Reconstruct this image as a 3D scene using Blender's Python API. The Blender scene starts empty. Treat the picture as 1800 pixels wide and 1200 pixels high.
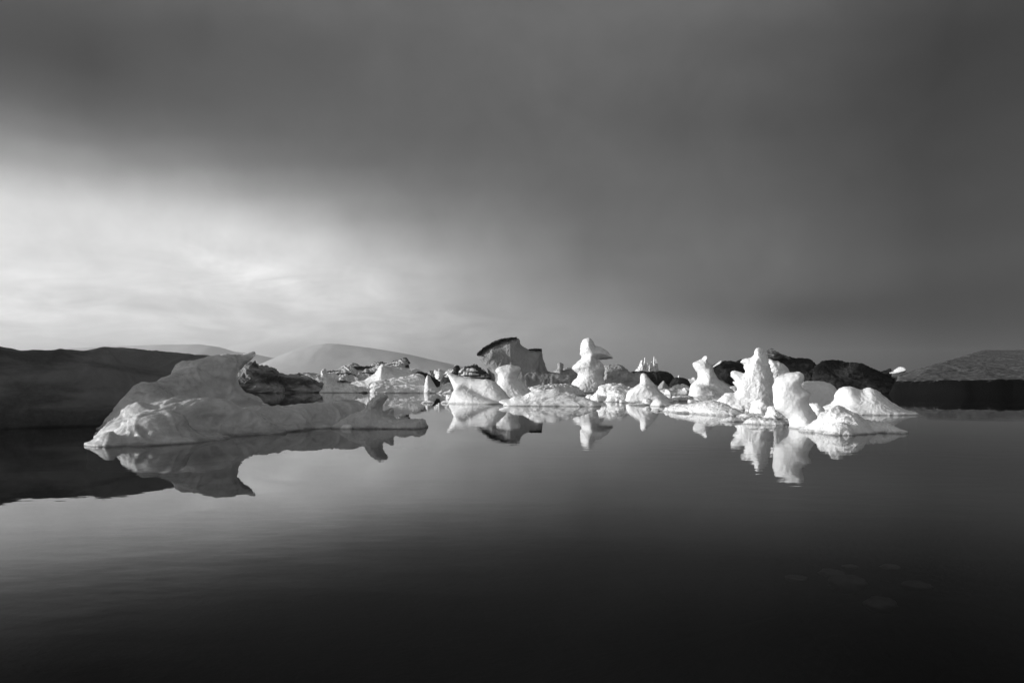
import bpy, math, random
import numpy as np
from mathutils import Vector

# ------------------------------------------------------------------ camera, sky, sun
SC = bpy.context.scene
COL = SC.collection
F_PX, HOR, CAM_H = 1300.0, 668.0, 1.5          # focal length in photo pixels, horizon row, eye height in metres

cam_data = bpy.data.cameras.new('camera')
cam = bpy.data.objects.new('camera', cam_data)
COL.objects.link(cam)
cam.location = (0, 0, CAM_H)
cam.rotation_euler = (math.radians(90), 0, 0)
cam_data.sensor_width = 36
cam_data.lens = 26.0
cam_data.shift_y = 68 / 1800
cam_data.clip_start = 0.1
cam_data.clip_end = 30000
SC.camera = cam

SUN_AZ, SUN_EL = -93.0, 11.5                   # degrees, azimuth clockwise from +Y
SC.view_settings.view_transform = 'Standard'
SC.view_settings.look = 'None'
SC.view_settings.exposure = 0.2
SC.view_settings.gamma = 1.0
SC.render.film_transparent = False
SC.cycles.use_denoising = True
SC.cycles.max_bounces = 8
SC.cycles.transparent_max_bounces = 8
SC.cycles.volume_bounces = 0

def lin(v):
    v = v / 255.0
    return v / 12.92 if v <= 0.04045 else ((v + 0.055) / 1.055) ** 2.4

class NT:
    """tiny helper for building node trees"""
    def __init__(s, tree):
        s.t = tree; s.n = tree.nodes; s.l = tree.links; s.n.clear()
    def node(s, kind, **kw):
        n = s.n.new(kind)
        for k, v in kw.items(): setattr(n, k, v)
        return n
    def put(s, sock, v):
        if isinstance(v, bpy.types.NodeSocket): s.l.new(v, sock)
        else: sock.default_value = v
    def math(s, op, a, b=0.0, c=0.0, clamp=False):
        n = s.node('ShaderNodeMath', operation=op, use_clamp=clamp)
        s.put(n.inputs[0], a); s.put(n.inputs[1], b); s.put(n.inputs[2], c)
        return n.outputs[0]
    def mixf(s, f, a, b):
        n = s.node('ShaderNodeMix', data_type='FLOAT')
        s.put(n.inputs[0], f); s.put(n.inputs[2], a); s.put(n.inputs[3], b)
        return n.outputs[0]
    def smooth(s, v, a, b, lo=0.0, hi=1.0):
        n = s.node('ShaderNodeMapRange', interpolation_type='SMOOTHSTEP')
        s.put(n.inputs[0], v); s.put(n.inputs[1], a); s.put(n.inputs[2], b); s.put(n.inputs[3], lo); s.put(n.inputs[4], hi)
        return n.outputs[0]
    def noise(s, vec, scale, detail=4.0, rough=0.55, dist=0.0):
        n = s.node('ShaderNodeTexNoise')
        s.put(n.inputs['Vector'], vec); n.inputs['Scale'].default_value = scale
        n.inputs['Detail'].default_value = detail; n.inputs['Roughness'].default_value = rough
        n.inputs['Distortion'].default_value = dist
        return n.outputs['Fac']
    def ramp(s, f, stops, interp='LINEAR'):
        n = s.node('ShaderNodeValToRGB'); r = n.color_ramp; r.interpolation = interp
        while len(r.elements) > 1: r.elements.remove(r.elements[-1])
        for i, (p, v) in enumerate(stops):
            e = r.elements[0] if i == 0 else r.elements.new(p)
            e.position = p; e.color = (v, v, v, 1)
        s.put(n.inputs[0], f)
        return n.outputs[0]
    def gray(s, f):
        n = s.node('ShaderNodeCombineColor')
        for i in range(3): s.put(n.inputs[i], f)
        return n.outputs[0]

# sky luminance of the cloud deck, as display grey, by azimuth (given as photo column) and elevation (photo row)
SKY_COLS = [150, 300, 400, 500, 600, 700, 800, 900, 1000, 1200, 1400, 1650]
SKY_ROWS = [0, 60, 130, 200, 250, 300, 350, 400, 450, 500, 550, 600, 650]
SKY = {  # linear x 1000
    0:   [54, 83, 91, 96, 107, 115, 123, 125, 135, 141, 117, 47],
    60:  [24, 51, 55, 77, 87, 98, 110, 123, 124, 114, 88, 36],
    130: [22, 49, 59, 76, 78, 98, 107, 114, 118, 108, 84, 33],
    200: [83, 75, 74, 82, 94, 100, 103, 108, 109, 90, 73, 37],
    250: [205, 144, 126, 105, 112, 107, 104, 107, 113, 92, 81, 42],
    300: [396, 297, 251, 175, 150, 137, 130, 110, 119, 110, 90, 43],
    350: [708, 600, 522, 350, 261, 212, 168, 134, 120, 122, 94, 47],
    400: [823, 839, 841, 647, 358, 298, 248, 187, 131, 134, 115, 46],
    450: [857, 905, 741, 854, 614, 458, 357, 262, 155, 142, 126, 54],
    500: [930, 950, 881, 708, 822, 618, 431, 296, 216, 143, 97, 32],
    550: [985, 1097, 1070, 1097, 781, 603, 482, 421, 314, 156, 44, 10],
    600: [1349, 1397, 1492, 1233, 983, 742, 645, 523, 440, 286, 162, 10],
    650: [1349, 1397, 1492, 1233, 983, 742, 645, 523, 440, 308, 174, 10],
}
world = bpy.data.worlds.new('World')
SC.world = world
world.use_nodes = True
w = NT(world.node_tree)
tc = w.node('ShaderNodeTexCoord')
sep = w.node('ShaderNodeSeparateXYZ'); w.l.new(tc.outputs['Generated'], sep.inputs[0])
X, Y, Z = sep.outputs
az = w.math('MULTIPLY', w.math('ARCTAN2', X, Y), 180 / math.pi)
hyp = w.math('SQRT', w.math('ADD', w.math('MULTIPLY', X, X), w.math('MULTIPLY', Y, Y)))
tel = w.math('DIVIDE', Z, w.math('MAXIMUM', hyp, 0.001))
EMAX = 0.9
# cloud streak coordinates: long in azimuth, thin in elevation
cv = w.node('ShaderNodeCombineXYZ')
w.put(cv.inputs[0], w.math('MULTIPLY', az, 0.12)); w.put(cv.inputs[1], w.math('MULTIPLY', tel, 27.0))
w.put(cv.inputs[2], w.math('MULTIPLY', hyp, 0.3))
streak = w.noise(cv.outputs[0], 1.2, 8.0, 0.62, 0.9)
broad = w.noise(tc.outputs['Generated'], 3.2, 3.0, 0.5, 0.4)
telw = w.math('ADD', tel, w.math('MULTIPLY', w.math('SUBTRACT', broad, 0.5), 0.055))
t01 = w.math('DIVIDE', w.math('MAXIMUM', telw, 0.0), EMAX)
azw = w.math('ADD', az, w.math('MULTIPLY', w.math('SUBTRACT', w.noise(tc.outputs['Generated'], 2.3, 3.0, 0.5, 0.3), 0.5), 15.0))
cols = []
for i, px in enumerate(SKY_COLS):
    a = math.atan((px - 900) / F_PX)
    st = []
    for py in reversed(SKY_ROWS):
        e = (HOR - py) / F_PX * math.cos(a)
        st.append((e / EMAX, SKY[py][i] / 1000))
    st.append((0.95, SKY[0][i] / 1000 * 0.9))
    cols.append((math.degrees(a), st))
left = [(p, v) for p, v in cols[0][1]]
cols.insert(0, (-62.0, left))
cols.insert(0, (-125.0, [(0.0, lin(205)), (0.25, lin(200)), (0.6, lin(165)), (1, lin(120))]))
cols.insert(0, (-180.0, [(0.0, lin(190)), (0.5, lin(185)), (1, lin(130))]))
cols.append((70.0, [(0.0, lin(105)), (0.5, lin(85)), (1, lin(85))]))
cols.append((120.0, [(0.0, lin(140)), (0.5, lin(130)), (1, lin(105))]))
cols.append((180.0, [(0.0, lin(190)), (0.5, lin(185)), (1, lin(130))]))
val = None
for i, (a, st) in enumerate(cols):
    r = w.ramp(t01, st, 'CARDINAL' if len(st) > 6 else 'EASE')
    if val is None: val = r
    else:
        a0 = cols[i - 1][0]
        val = w.mixf(w.math('DIVIDE', w.math('SUBTRACT', azw, a0), a - a0, clamp=True), val, r)
# faint cloud texture, stronger in the bright break of the cloud at left
brk = w.smooth(val, 0.30, 0.60)
low = w.smooth(tel, 0.20, 0.07)
amp = w.math('ADD', 0.05, w.math('MULTIPLY', w.math('MULTIPLY', brk, low), 0.9))
val = w.math('MULTIPLY', val, w.math('ADD', 1.0, w.math('MULTIPLY', w.math('SUBTRACT', streak, 0.5), amp)))
mott = w.noise(tc.outputs['Generated'], 6.5, 5.0, 0.55, 1.0)
val = w.math('MULTIPLY', val, w.math('ADD', 1.0, w.math('MULTIPLY', w.math('SUBTRACT', mott, 0.5), 0.42)))
fine = w.noise(tc.outputs['Generated'], 34.0, 6.0, 0.65, 0.4)
val = w.math('MULTIPLY', val, w.math('ADD', 1.0, w.math('MULTIPLY', w.math('SUBTRACT', fine, 0.5), 0.20)))
# one long bright cirrus streak falling to the right in the break
wob = w.math('MULTIPLY', w.math('SUBTRACT', w.noise(tc.outputs['Generated'], 9.0, 5.0, 0.6), 0.5), 0.05)
cy = w.math('ADD', w.math('ADD', w.math('MULTIPLY', w.math('ADD', az, 21.0), -0.0052), 0.146), wob)
dd = w.math('DIVIDE', w.math('SUBTRACT', tel, cy), w.math('ADD', 0.004, w.math('MULTIPLY', broad, 0.022)))
g = w.math('EXPONENT', w.math('MULTIPLY', w.math('MULTIPLY', dd, dd), -1.0))
g = w.math('MULTIPLY', g, w.math('MULTIPLY', w.smooth(az, -27.0, -20.0), w.smooth(az, -11.5, -17.5)))
val = w.math('ADD', val, w.math('MULTIPLY', g, w.math('MULTIPLY', streak, 0.5)))
# flat dark bank across the foot of the break
cy = w.math('ADD', w.math('MULTIPLY', w.math('ADD', az, 25.0), -0.0011), w.math('ADD', 0.095, w.math('MULTIPLY', wob, 0.4)))
dd = w.math('DIVIDE', w.math('SUBTRACT', tel, cy), 0.011)
g = w.math('EXPONENT', w.math('MULTIPLY', w.math('MULTIPLY', w.math('MULTIPLY', dd, dd), w.math('MULTIPLY', dd, dd)), -1.0))
g = w.math('MULTIPLY', g, w.math('MULTIPLY', w.smooth(az, -70.0, -24.0), w.smooth(az, -9.0, -19.0)))
val = w.math('MULTIPLY', val, w.math('SUBTRACT', 1.0, w.math('MULTIPLY', g, 0.13)))
# clear sky above the thin parts of the deck
nish = w.node('ShaderNodeTexSky', sky_type='NISHITA', sun_disc=False)
nish.sun_elevation = math.radians(SUN_EL); nish.sun_rotation = math.radians(SUN_AZ)
bw = w.node('ShaderNodeRGBToBW'); w.l.new(nish.outputs[0], bw.inputs[0])
val = w.math('ADD', w.math('MULTIPLY', val, 0.857), w.math('MULTIPLY', bw.outputs[0], 0.001))
bg = w.node('ShaderNodeBackground'); w.l.new(w.gray(val), bg.inputs[0]); bg.inputs[1].default_value = 1.0
wo = w.node('ShaderNodeOutputWorld'); w.l.new(bg.outputs[0], wo.inputs[0])

sun_data = bpy.data.lights.new('sun', 'SUN')
sun_data.energy = 4.7; sun_data.angle = math.radians(0.5); sun_data.color = (1.0, 1.0, 1.0)
sun = bpy.data.objects.new('sun', sun_data); COL.objects.link(sun)
sa, se = math.radians(SUN_AZ), math.radians(SUN_EL)
to_sun = Vector((math.sin(sa) * math.cos(se), math.cos(sa) * math.cos(se), math.sin(se)))
sun.rotation_euler = to_sun.to_track_quat('Z', 'Y').to_euler()

# ------------------------------------------------------------------ materials
def ice_material(name, base, dark=None, dark_lo=0.45, dark_hi=0.6, dscale=1.0, mapping=None, sss=0.3, rough=0.42,
                 bump=0.35, bscale=1.0, stripes=None, mottling=0.12, up=False):
    m = bpy.data.materials.new(name); m.use_nodes = True
    k = NT(m.node_tree)
    co = k.node('ShaderNodeTexCoord').outputs['Object']
    p = k.node('ShaderNodeBsdfPrincipled'); out = k.node('ShaderNodeOutputMaterial')
    k.l.new(p.outputs[0], out.inputs[0])
    mot = k.noise(co, 1.7 * bscale, 5.0, 0.6)
    val = k.math('MULTIPLY', base, k.math('ADD', 1.0, k.math('MULTIPLY', k.math('SUBTRACT', mot, 0.5), mottling * 4)))
    if dark is not None:
        src = co
        if mapping:
            mp = k.node('ShaderNodeMapping'); k.l.new(co, mp.inputs[0])
            mp.inputs['Rotation'].default_value = [math.radians(a) for a in mapping[0]]
            mp.inputs['Scale'].default_value = mapping[1]
            src = mp.outputs[0]
        dn = k.noise(src, dscale, 6.0, 0.6, 0.4)
        fac = k.smooth(dn, dark_lo, dark_hi)
        if up:
            gm = k.node('ShaderNodeNewGeometry'); sp = k.node('ShaderNodeSeparateXYZ'); k.l.new(gm.outputs['Normal'], sp.inputs[0])
            fac = k.math('MAXIMUM', fac, k.smooth(k.math('ADD', sp.outputs[2], k.math('MULTIPLY', k.math('SUBTRACT', dn, 0.5), 0.8)), 0.35, 0.6))
        dv = k.math('MULTIPLY', dark, k.math('ADD', 0.5, k.noise(co, 9.0 * bscale, 4.0, 0.7)))
        val = k.mixf(fac, val, dv)
        k.put(p.inputs['Subsurface Weight'], k.mixf(fac, sss, 0.0 if dark < 0.3 else sss))
        k.put(p.inputs['Roughness'], k.mixf(fac, rough, 0.85 if dark < 0.3 else 0.12))
    else:
        p.inputs['Subsurface Weight'].default_value = sss
        k.put(p.inputs['Roughness'], k.math('ADD', rough, k.math('MULTIPLY', k.math('SUBTRACT', mot, 0.5), 0.5)))
    p.inputs['Subsurface Radius'].default_value = (0.25, 0.25, 0.25)
    p.inputs['Subsurface Scale'].default_value = 0.9
    p.inputs['IOR'].default_value = 1.31
    p.inputs['Specular IOR Level'].default_value = 0.4 if base > 0.1 else 0.15
    # wet band just above the waterline
    sz = k.node('ShaderNodeSeparateXYZ'); k.l.new(co, sz.inputs[0])
    wet = k.smooth(k.math('ADD', sz.outputs[2], k.math('MULTIPLY', k.math('SUBTRACT', mot, 0.5), 0.12)), 0.0, 0.09 / min(bscale, 1.0))
    val = k.math('MULTIPLY', val, k.math('ADD', 0.5, k.math('MULTIPLY', wet, 0.5)))
    k.l.new(k.gray(val), p.inputs['Base Color'])
    # melt dimples, grain and fine scratches
    n1 = k.noise(co, 5.5 * bscale, 5.0, 0.6, 0.3)
    n2 = k.noise(co, 26.0 * bscale, 4.0, 0.65)
    vo = k.node('ShaderNodeTexVoronoi', feature='SMOOTH_F1'); k.l.new(co, vo.inputs['Vector']); vo.inputs['Scale'].default_value = 9.0 * bscale
    h = k.math('ADD', k.math('MULTIPLY', n1, 0.55), k.math('ADD', k.math('MULTIPLY', n2, 0.18), k.math('MULTIPLY', vo.outputs['Distance'], 0.22)))
    b = k.node('ShaderNodeBump'); b.inputs['Strength'].default_value = bump; b.inputs['Distance'].default_value = 0.12 / bscale
    k.l.new(h, b.inputs['Height']); k.l.new(b.outputs[0], p.inputs['Normal'])
    return m

WHITE = ice_material('white_ice', 0.87, dark=0.70, dark_lo=0.5, dark_hi=0.72, dscale=0.8, mapping=((0, 25, 0), (0.7, 0.7, 1.8)), sss=0.75, bump=0.42, rough=0.3, mottling=0.07)
ROUGH = ice_material('granular_white_ice', 0.84, sss=0.6, bump=0.9, bscale=2.2, mottling=0.12, rough=0.3)
SHADE = ice_material('shaded_ice', 0.60, dark=0.38, dark_lo=0.45, dark_hi=0.7, dscale=0.55, mapping=((0, -12, 0), (0.6, 0.6, 2.2)), sss=0.5, bump=0.5, mottling=0.2, rough=0.3)  # same ice as the white, base colour darkened to stand in for shade
GREY = ice_material('old_grey_ice', 0.42, dark=0.10, dark_lo=0.52, dark_hi=0.72, dscale=0.35, mapping=((0, 0, 0), (0.5, 0.5, 2.2)), sss=0.1, bump=0.7, bscale=0.35)
FARW = ice_material('far_white_ice', 0.78, sss=0.0, bump=0.7, bscale=0.5)
DARK = ice_material('dark_smooth_ice', 0.17, dark=0.08, dark_lo=0.42, dark_hi=0.6, dscale=0.5, mapping=((0, -6, 0), (0.35, 0.6, 2.0)), sss=0.05, bump=0.35, rough=0.55)
BLACK = ice_material('black_ash_ice', 0.034, dark=0.007, dark_lo=0.32, dark_hi=0.62, dscale=0.22, mapping=((0, 0, 0), (1, 1, 2)), sss=0.0, bump=1.3, bscale=0.3, rough=0.6)
CRAG = ice_material('ash_crusted_ice', 0.32, dark=0.035, dark_lo=0.38, dark_hi=0.62, dscale=0.5, mapping=((0, 40, 0), (0.6, 1, 1.6)), sss=0.0, bump=1.0, bscale=0.4, rough=0.6)
STRIPE = ice_material('ash_banded_ice', 0.52, dark=0.03, dark_lo=0.49, dark_hi=0.53, dscale=0.42, mapping=((0, 38, 0), (0.28, 0.8, 2.6)), sss=0.0, bump=0.9, bscale=0.4)
STRIPEV = ice_material('upright_banded_ice', 0.68, dark=0.03, dark_lo=0.52, dark_hi=0.56, dscale=0.4, mapping=((0, 78, 0), (0.2, 0.8, 2.4)), sss=0.0, bump=0.9, bscale=0.4)
TABLE = ice_material('weathered_table_ice', 0.36, dark=0.12, dark_lo=0.50, dark_hi=0.72, dscale=0.3, mapping=((0, 0, 0), (1.6, 1, 0.7)), sss=0.15, bump=0.8, bscale=0.3)
ASH = ice_material('volcanic_ash', 0.05, dark=0.02, dark_lo=0.4, dark_hi=0.6, dscale=0.8, sss=0.0, bump=1.0, bscale=0.6, rough=0.9)

# ------------------------------------------------------------------ noise
_rng = np.random.default_rng(7)
_perm = np.concatenate([_rng.permutation(256)] * 2)
_grad = _rng.normal(size=(256, 3)); _grad /= np.linalg.norm(_grad, axis=1)[:, None]
def perlin(p):
    i = np.floor(p).astype(int); f = p - i; i &= 255
    u = f * f * f * (f * (f * 6 - 15) + 10)
    r = np.zeros(len(p))
    for dx in (0, 1):
        wx = u[:, 0] if dx else 1 - u[:, 0]
        for dy in (0, 1):
            wy = u[:, 1] if dy else 1 - u[:, 1]
            for dz in (0, 1):
                wz = u[:, 2] if dz else 1 - u[:, 2]
                h = _perm[(_perm[(_perm[(i[:, 0] + dx) & 255] + i[:, 1] + dy) & 255] + i[:, 2] + dz) & 255]
                g = _grad[h]
                r += wx * wy * wz * (g[:, 0] * (f[:, 0] - dx) + g[:, 1] * (f[:, 1] - dy) + g[:, 2] * (f[:, 2] - dz))
    return r
def fbm(p, octaves=4, gain=0.5, ridged=False):
    a, s, r = 1.0, 0.0, np.zeros(len(p))
    for o in range(octaves):
        n = perlin(p * 2.0 ** o + 17.3 * o)
        if ridged: n = 0.5 - 2.0 * np.abs(n)
        r += a * n; s += a; a *= gain
    return r / s

def worley(p):
    """distance to the nearest cell point, and how much farther the second nearest is"""
    i = np.floor(p).astype(int); d1 = np.full(len(p), 9.0); d2 = np.full(len(p), 9.0)
    for dx in (-1, 0, 1):
        for dy in (-1, 0, 1):
            for dz in (-1, 0, 1):
                c = i + (dx, dy, dz); b = c & 255
                h = _perm[(_perm[(_perm[b[:, 0]] + b[:, 1]) & 255] + b[:, 2]) & 255]
                e = ((p - c - 0.5 - 0.67 * _grad[h]) ** 2).sum(1)
                d2 = np.minimum(d2, np.maximum(d1, e)); d1 = np.minimum(d1, e)
    return np.sqrt(d1), np.sqrt(d2) - np.sqrt(d1)

# ------------------------------------------------------------------ ice bodies
def wl_dist(wl): return F_PX * CAM_H / (wl - HOR)

def catmull(pts, n):
    pts = np.array(pts, float)
    if n <= 1 or len(pts) < 3: return pts
    P = np.vstack([2 * pts[0] - pts[1], pts, 2 * pts[-1] - pts[-2]])
    out = []
    for i in range(1, len(P) - 2):
        for t in np.arange(n) / n:
            a, b, c, d = P[i - 1], P[i], P[i + 1], P[i + 2]
            # tension keeps corners from overshooting
            m1, m2 = (c - a) * 0.38, (d - b) * 0.38
            t2, t3 = t * t, t * t * t
            out.append((2 * t3 - 3 * t2 + 1) * b + (t3 - 2 * t2 + t) * m1 + (-2 * t3 + 3 * t2) * c + (t3 - t2) * m2)
    out.append(pts[-1])
    return np.array(out)

_jag = [0]
def jagged(pts, amount):
    """roughen an outline along its normal with notches a few photo pixels long"""
    _jag[0] += 1
    t = np.gradient(pts, axis=0); L = np.linalg.norm(t, axis=1)[:, None] + 1e-9; nrm = np.c_[t[:, 1], -t[:, 0]] / L
    s_ = np.r_[0, np.cumsum(np.linalg.norm(np.diff(pts, axis=0), axis=1))]
    q = np.c_[s_ / 9.0, np.full(len(s_), _jag[0] * 3.71), np.zeros(len(s_))]
    span = np.ptp(pts[:, 0]) + np.ptp(pts[:, 1])
    return pts + nrm * (fbm(q, 3, 0.6, True) * amount * min(1.0, span / 60.0) * 1.6)[:, None]

class Slab:
    """an upright lobe of ice: its outline stands in a vertical plane between two plan points, its section is rounded.
       pts: outline from the left waterline over the top to the right waterline; D, D2: distance at its two ends"""
    def __init__(s, pts, D, D2=None, T=1.0, Tb=None, R=0.6, flare=0.3, lean=0.0, sm=3, off=0.0, fz=1.0, jag=1.35):
        pts = jagged(catmull(pts, sm + 2 if sm > 1 else 1), jag)
        D2 = D if D2 is None else D2
        x0, x1 = pts[:, 0].min(), pts[:, 0].max()
        A = np.array([(x0 - 900) * D / F_PX, D]); B = np.array([(x1 - 900) * D2 / F_PX, D2])
        s.L = np.linalg.norm(B - A); s.d = (B - A) / s.L; s.n = np.array([-s.d[1], s.d[0]])
        s.A = A
        k = (pts[:, 0] - 900) / F_PX                # ray slope x = k y ; find it on the line A + u d
        u = (k * A[1] - A[0]) / (s.d[0] - k * s.d[1])
        yy = A[1] + u * s.d[1]
        z = CAM_H - (pts[:, 1] - HOR) * yy / F_PX
        s.poly = np.vstack([np.c_[u, z], [[u[-1], -0.7]], [[u[0], -0.7]]])
        s.z_end = (z[0], z[-1])
        s.T, s.Tb, s.R, s.flare, s.lean, s.off, s.fz = T, (T if Tb is None else Tb), R, flare, lean, off, fz
        s.umin, s.umax, s.zmax = u.min(), u.max(), z.max()
    def corners(s):
        t = max(s.T, s.Tb) * (1 + s.flare) + abs(s.lean) * s.zmax + abs(s.off)
        return [s.A + s.d * u + s.n * n for u in (s.umin, s.umax) for n in (-t, t)]
    def prep(s, h):
        pad = 3 * h + 0.05
        s.u0, s.z0, s.h = s.umin - pad, -0.8, h
        nu = int((s.umax - s.umin + 2 * pad) / h) + 2; nz = int((s.zmax + pad + 0.8) / h) + 2
        U, Zg = np.meshgrid(s.u0 + np.arange(nu) * h, s.z0 + np.arange(nz) * h, indexing='ij')
        q = np.c_[U.ravel(), Zg.ravel()]
        d2 = np.full(len(q), 1e9); ins = np.zeros(len(q), bool)
        P = s.poly; Qp = np.roll(P, -1, 0)
        for a, b in zip(P, Qp):
            ab = b - a; L2 = ab @ ab
            if L2 < 1e-12: continue
            t = np.clip(((q - a) @ ab) / L2, 0, 1)
            r = q - a - t[:, None] * ab
            d2 = np.minimum(d2, (r * r).sum(1))
            c = (a[1] > q[:, 1]) != (b[1] > q[:, 1])
            with np.errstate(divide='ignore', invalid='ignore'):
                xi = a[0] + (q[:, 1] - a[1]) / (b[1] - a[1]) * ab[0]
            ins ^= c & (q[:, 0] < xi)
        s.sd = (np.sqrt(d2) * np.where(ins, 1, -1)).reshape(U.shape)
    def field(s, px, py, pz):
        u = (px - s.A[0]) * s.d[0] + (py - s.A[1]) * s.d[1]
        n = (px - s.A[0]) * s.n[0] + (py - s.A[1]) * s.n[1] - s.lean * pz - s.off
        fu = np.clip((u - s.u0) / s.h, 0, s.sd.shape[0] - 1.001); fz = np.clip((pz - s.z0) / s.h, 0, s.sd.shape[1] - 1.001)
        iu = fu.astype(int); iz = fz.astype(int); a = fu - iu; b = fz - iz
        S = s.sd
        d = (S[iu, iz] * (1 - a) + S[iu + 1, iz] * a) * (1 - b) + (S[iu, iz + 1] * (1 - a) + S[iu + 1, iz + 1] * a) * b
        over = np.maximum(np.abs(u - np.clip(u, s.u0 + 2 * s.h, s.u0 + (S.shape[0] - 3) * s.h)), 0)
        d = d - over
        T = np.where(n < 0, s.T, s.Tb) * (1 + s.flare * np.clip(1 - pz / s.fz, 0, 1) ** 2)
        G = np.sqrt((n / T) ** 2 + (1 - np.minimum(d / s.R, 1)) ** 2) - 1
        return G * min(s.R, s.T, s.Tb)

def surface_nets(F, org, h):
    S = F < 0
    nx, ny, nz = F.shape
    acc = np.zeros((nx - 1, ny - 1, nz - 1, 3)); cnt = np.zeros((nx - 1, ny - 1, nz - 1))
    for ax in range(3):
        sl0 = [slice(None)] * 3; sl1 = [slice(None)] * 3
        sl0[ax] = slice(0, -1); sl1[ax] = slice(1, None)
        f0, f1 = F[tuple(sl0)], F[tuple(sl1)]
        cr = (f0 < 0) != (f1 < 0)
        idx = np.argwhere(cr)
        if len(idx) == 0: continue
        t = f0[cr] / (f0[cr] - f1[cr])
        pos = idx.astype(float); pos[:, ax] += t
        o = [a for a in range(3) if a != ax]
        for da in (0, 1):
            for db in (0, 1):
                c = idx.copy(); c[:, o[0]] -= da; c[:, o[1]] -= db
                ok = (c >= 0).all(1) & (c[:, 0] < nx - 1) & (c[:, 1] < ny - 1) & (c[:, 2] < nz - 1)
                c, p = c[ok], pos[ok]
                np.add.at(acc, (c[:, 0], c[:, 1], c[:, 2]), p); np.add.at(cnt, (c[:, 0], c[:, 1], c[:, 2]), 1)
    act = cnt > 0
    ids = -np.ones(cnt.shape, int); ids[act] = np.arange(act.sum())
    V = acc[act] / cnt[act][:, None] * h + org
    faces = []
    for ax in range(3):
        o = [(ax + 1) % 3, (ax + 2) % 3]
        sl0 = [slice(None)] * 3; sl1 = [slice(None)] * 3
        sl0[ax] = slice(0, -1); sl1[ax] = slice(1, None)
        s0, s1 = S[tuple(sl0)], S[tuple(sl1)]
        idx = np.argwhere(s0 != s1)
        if len(idx) == 0: continue
        flip = s0[s0 != s1]
        idx_ok = (idx[:, o[0]] > 0) & (idx[:, o[1]] > 0) & (idx[:, o[0]] < F.shape[o[0]] - 1) & (idx[:, o[1]] < F.shape[o[1]] - 1)
        idx, flip = idx[idx_ok], flip[idx_ok]
        q = []
        for da, db in ((0, 0), (-1, 0), (-1, -1), (0, -1)):
            c = idx.copy(); c[:, o[0]] += da; c[:, o[1]] += db
            q.append(ids[c[:, 0], c[:, 1], c[:, 2]])
        q = np.array(q).T
        q[~flip] = q[~flip][:, ::-1]
        faces.append(q)
    Fc = np.vstack(faces)
    Fc = Fc[(Fc >= 0).all(1)]
    return V, Fc[:, ::-1] * 1

def normals(V, Fc):
    a = V[Fc[:, 2]] - V[Fc[:, 0]]; b = V[Fc[:, 3]] - V[Fc[:, 1]]
    n = np.cross(a, b); N = np.zeros_like(V)
    for k in range(4): np.add.at(N, Fc[:, k], n)
    return N / (np.linalg.norm(N, axis=1)[:, None] + 1e-12)

def link_mesh(name, V, Fc, mat, loc, parent=None):
    me = bpy.data.meshes.new(name)
    me.vertices.add(len(V)); me.vertices.foreach_set('co', (V - np.array(loc)).astype(np.float32).ravel())
    k = Fc.shape[1]
    me.loops.add(Fc.size); me.loops.foreach_set('vertex_index', Fc.astype(np.int32).ravel())
    me.polygons.add(len(Fc)); me.polygons.foreach_set('loop_start', np.arange(0, Fc.size, k, dtype=np.int32))
    me.update(calc_edges=True); me.validate()
    me.polygons.foreach_set('use_smooth', np.ones(len(me.polygons), bool)); me.update()
    me.materials.append(mat)
    o = bpy.data.objects.new(name, me); COL.objects.link(o)
    if parent is not None:
        o.parent = parent; o.location = Vector(loc) - parent.location
    else: o.location = loc
    return o

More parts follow.
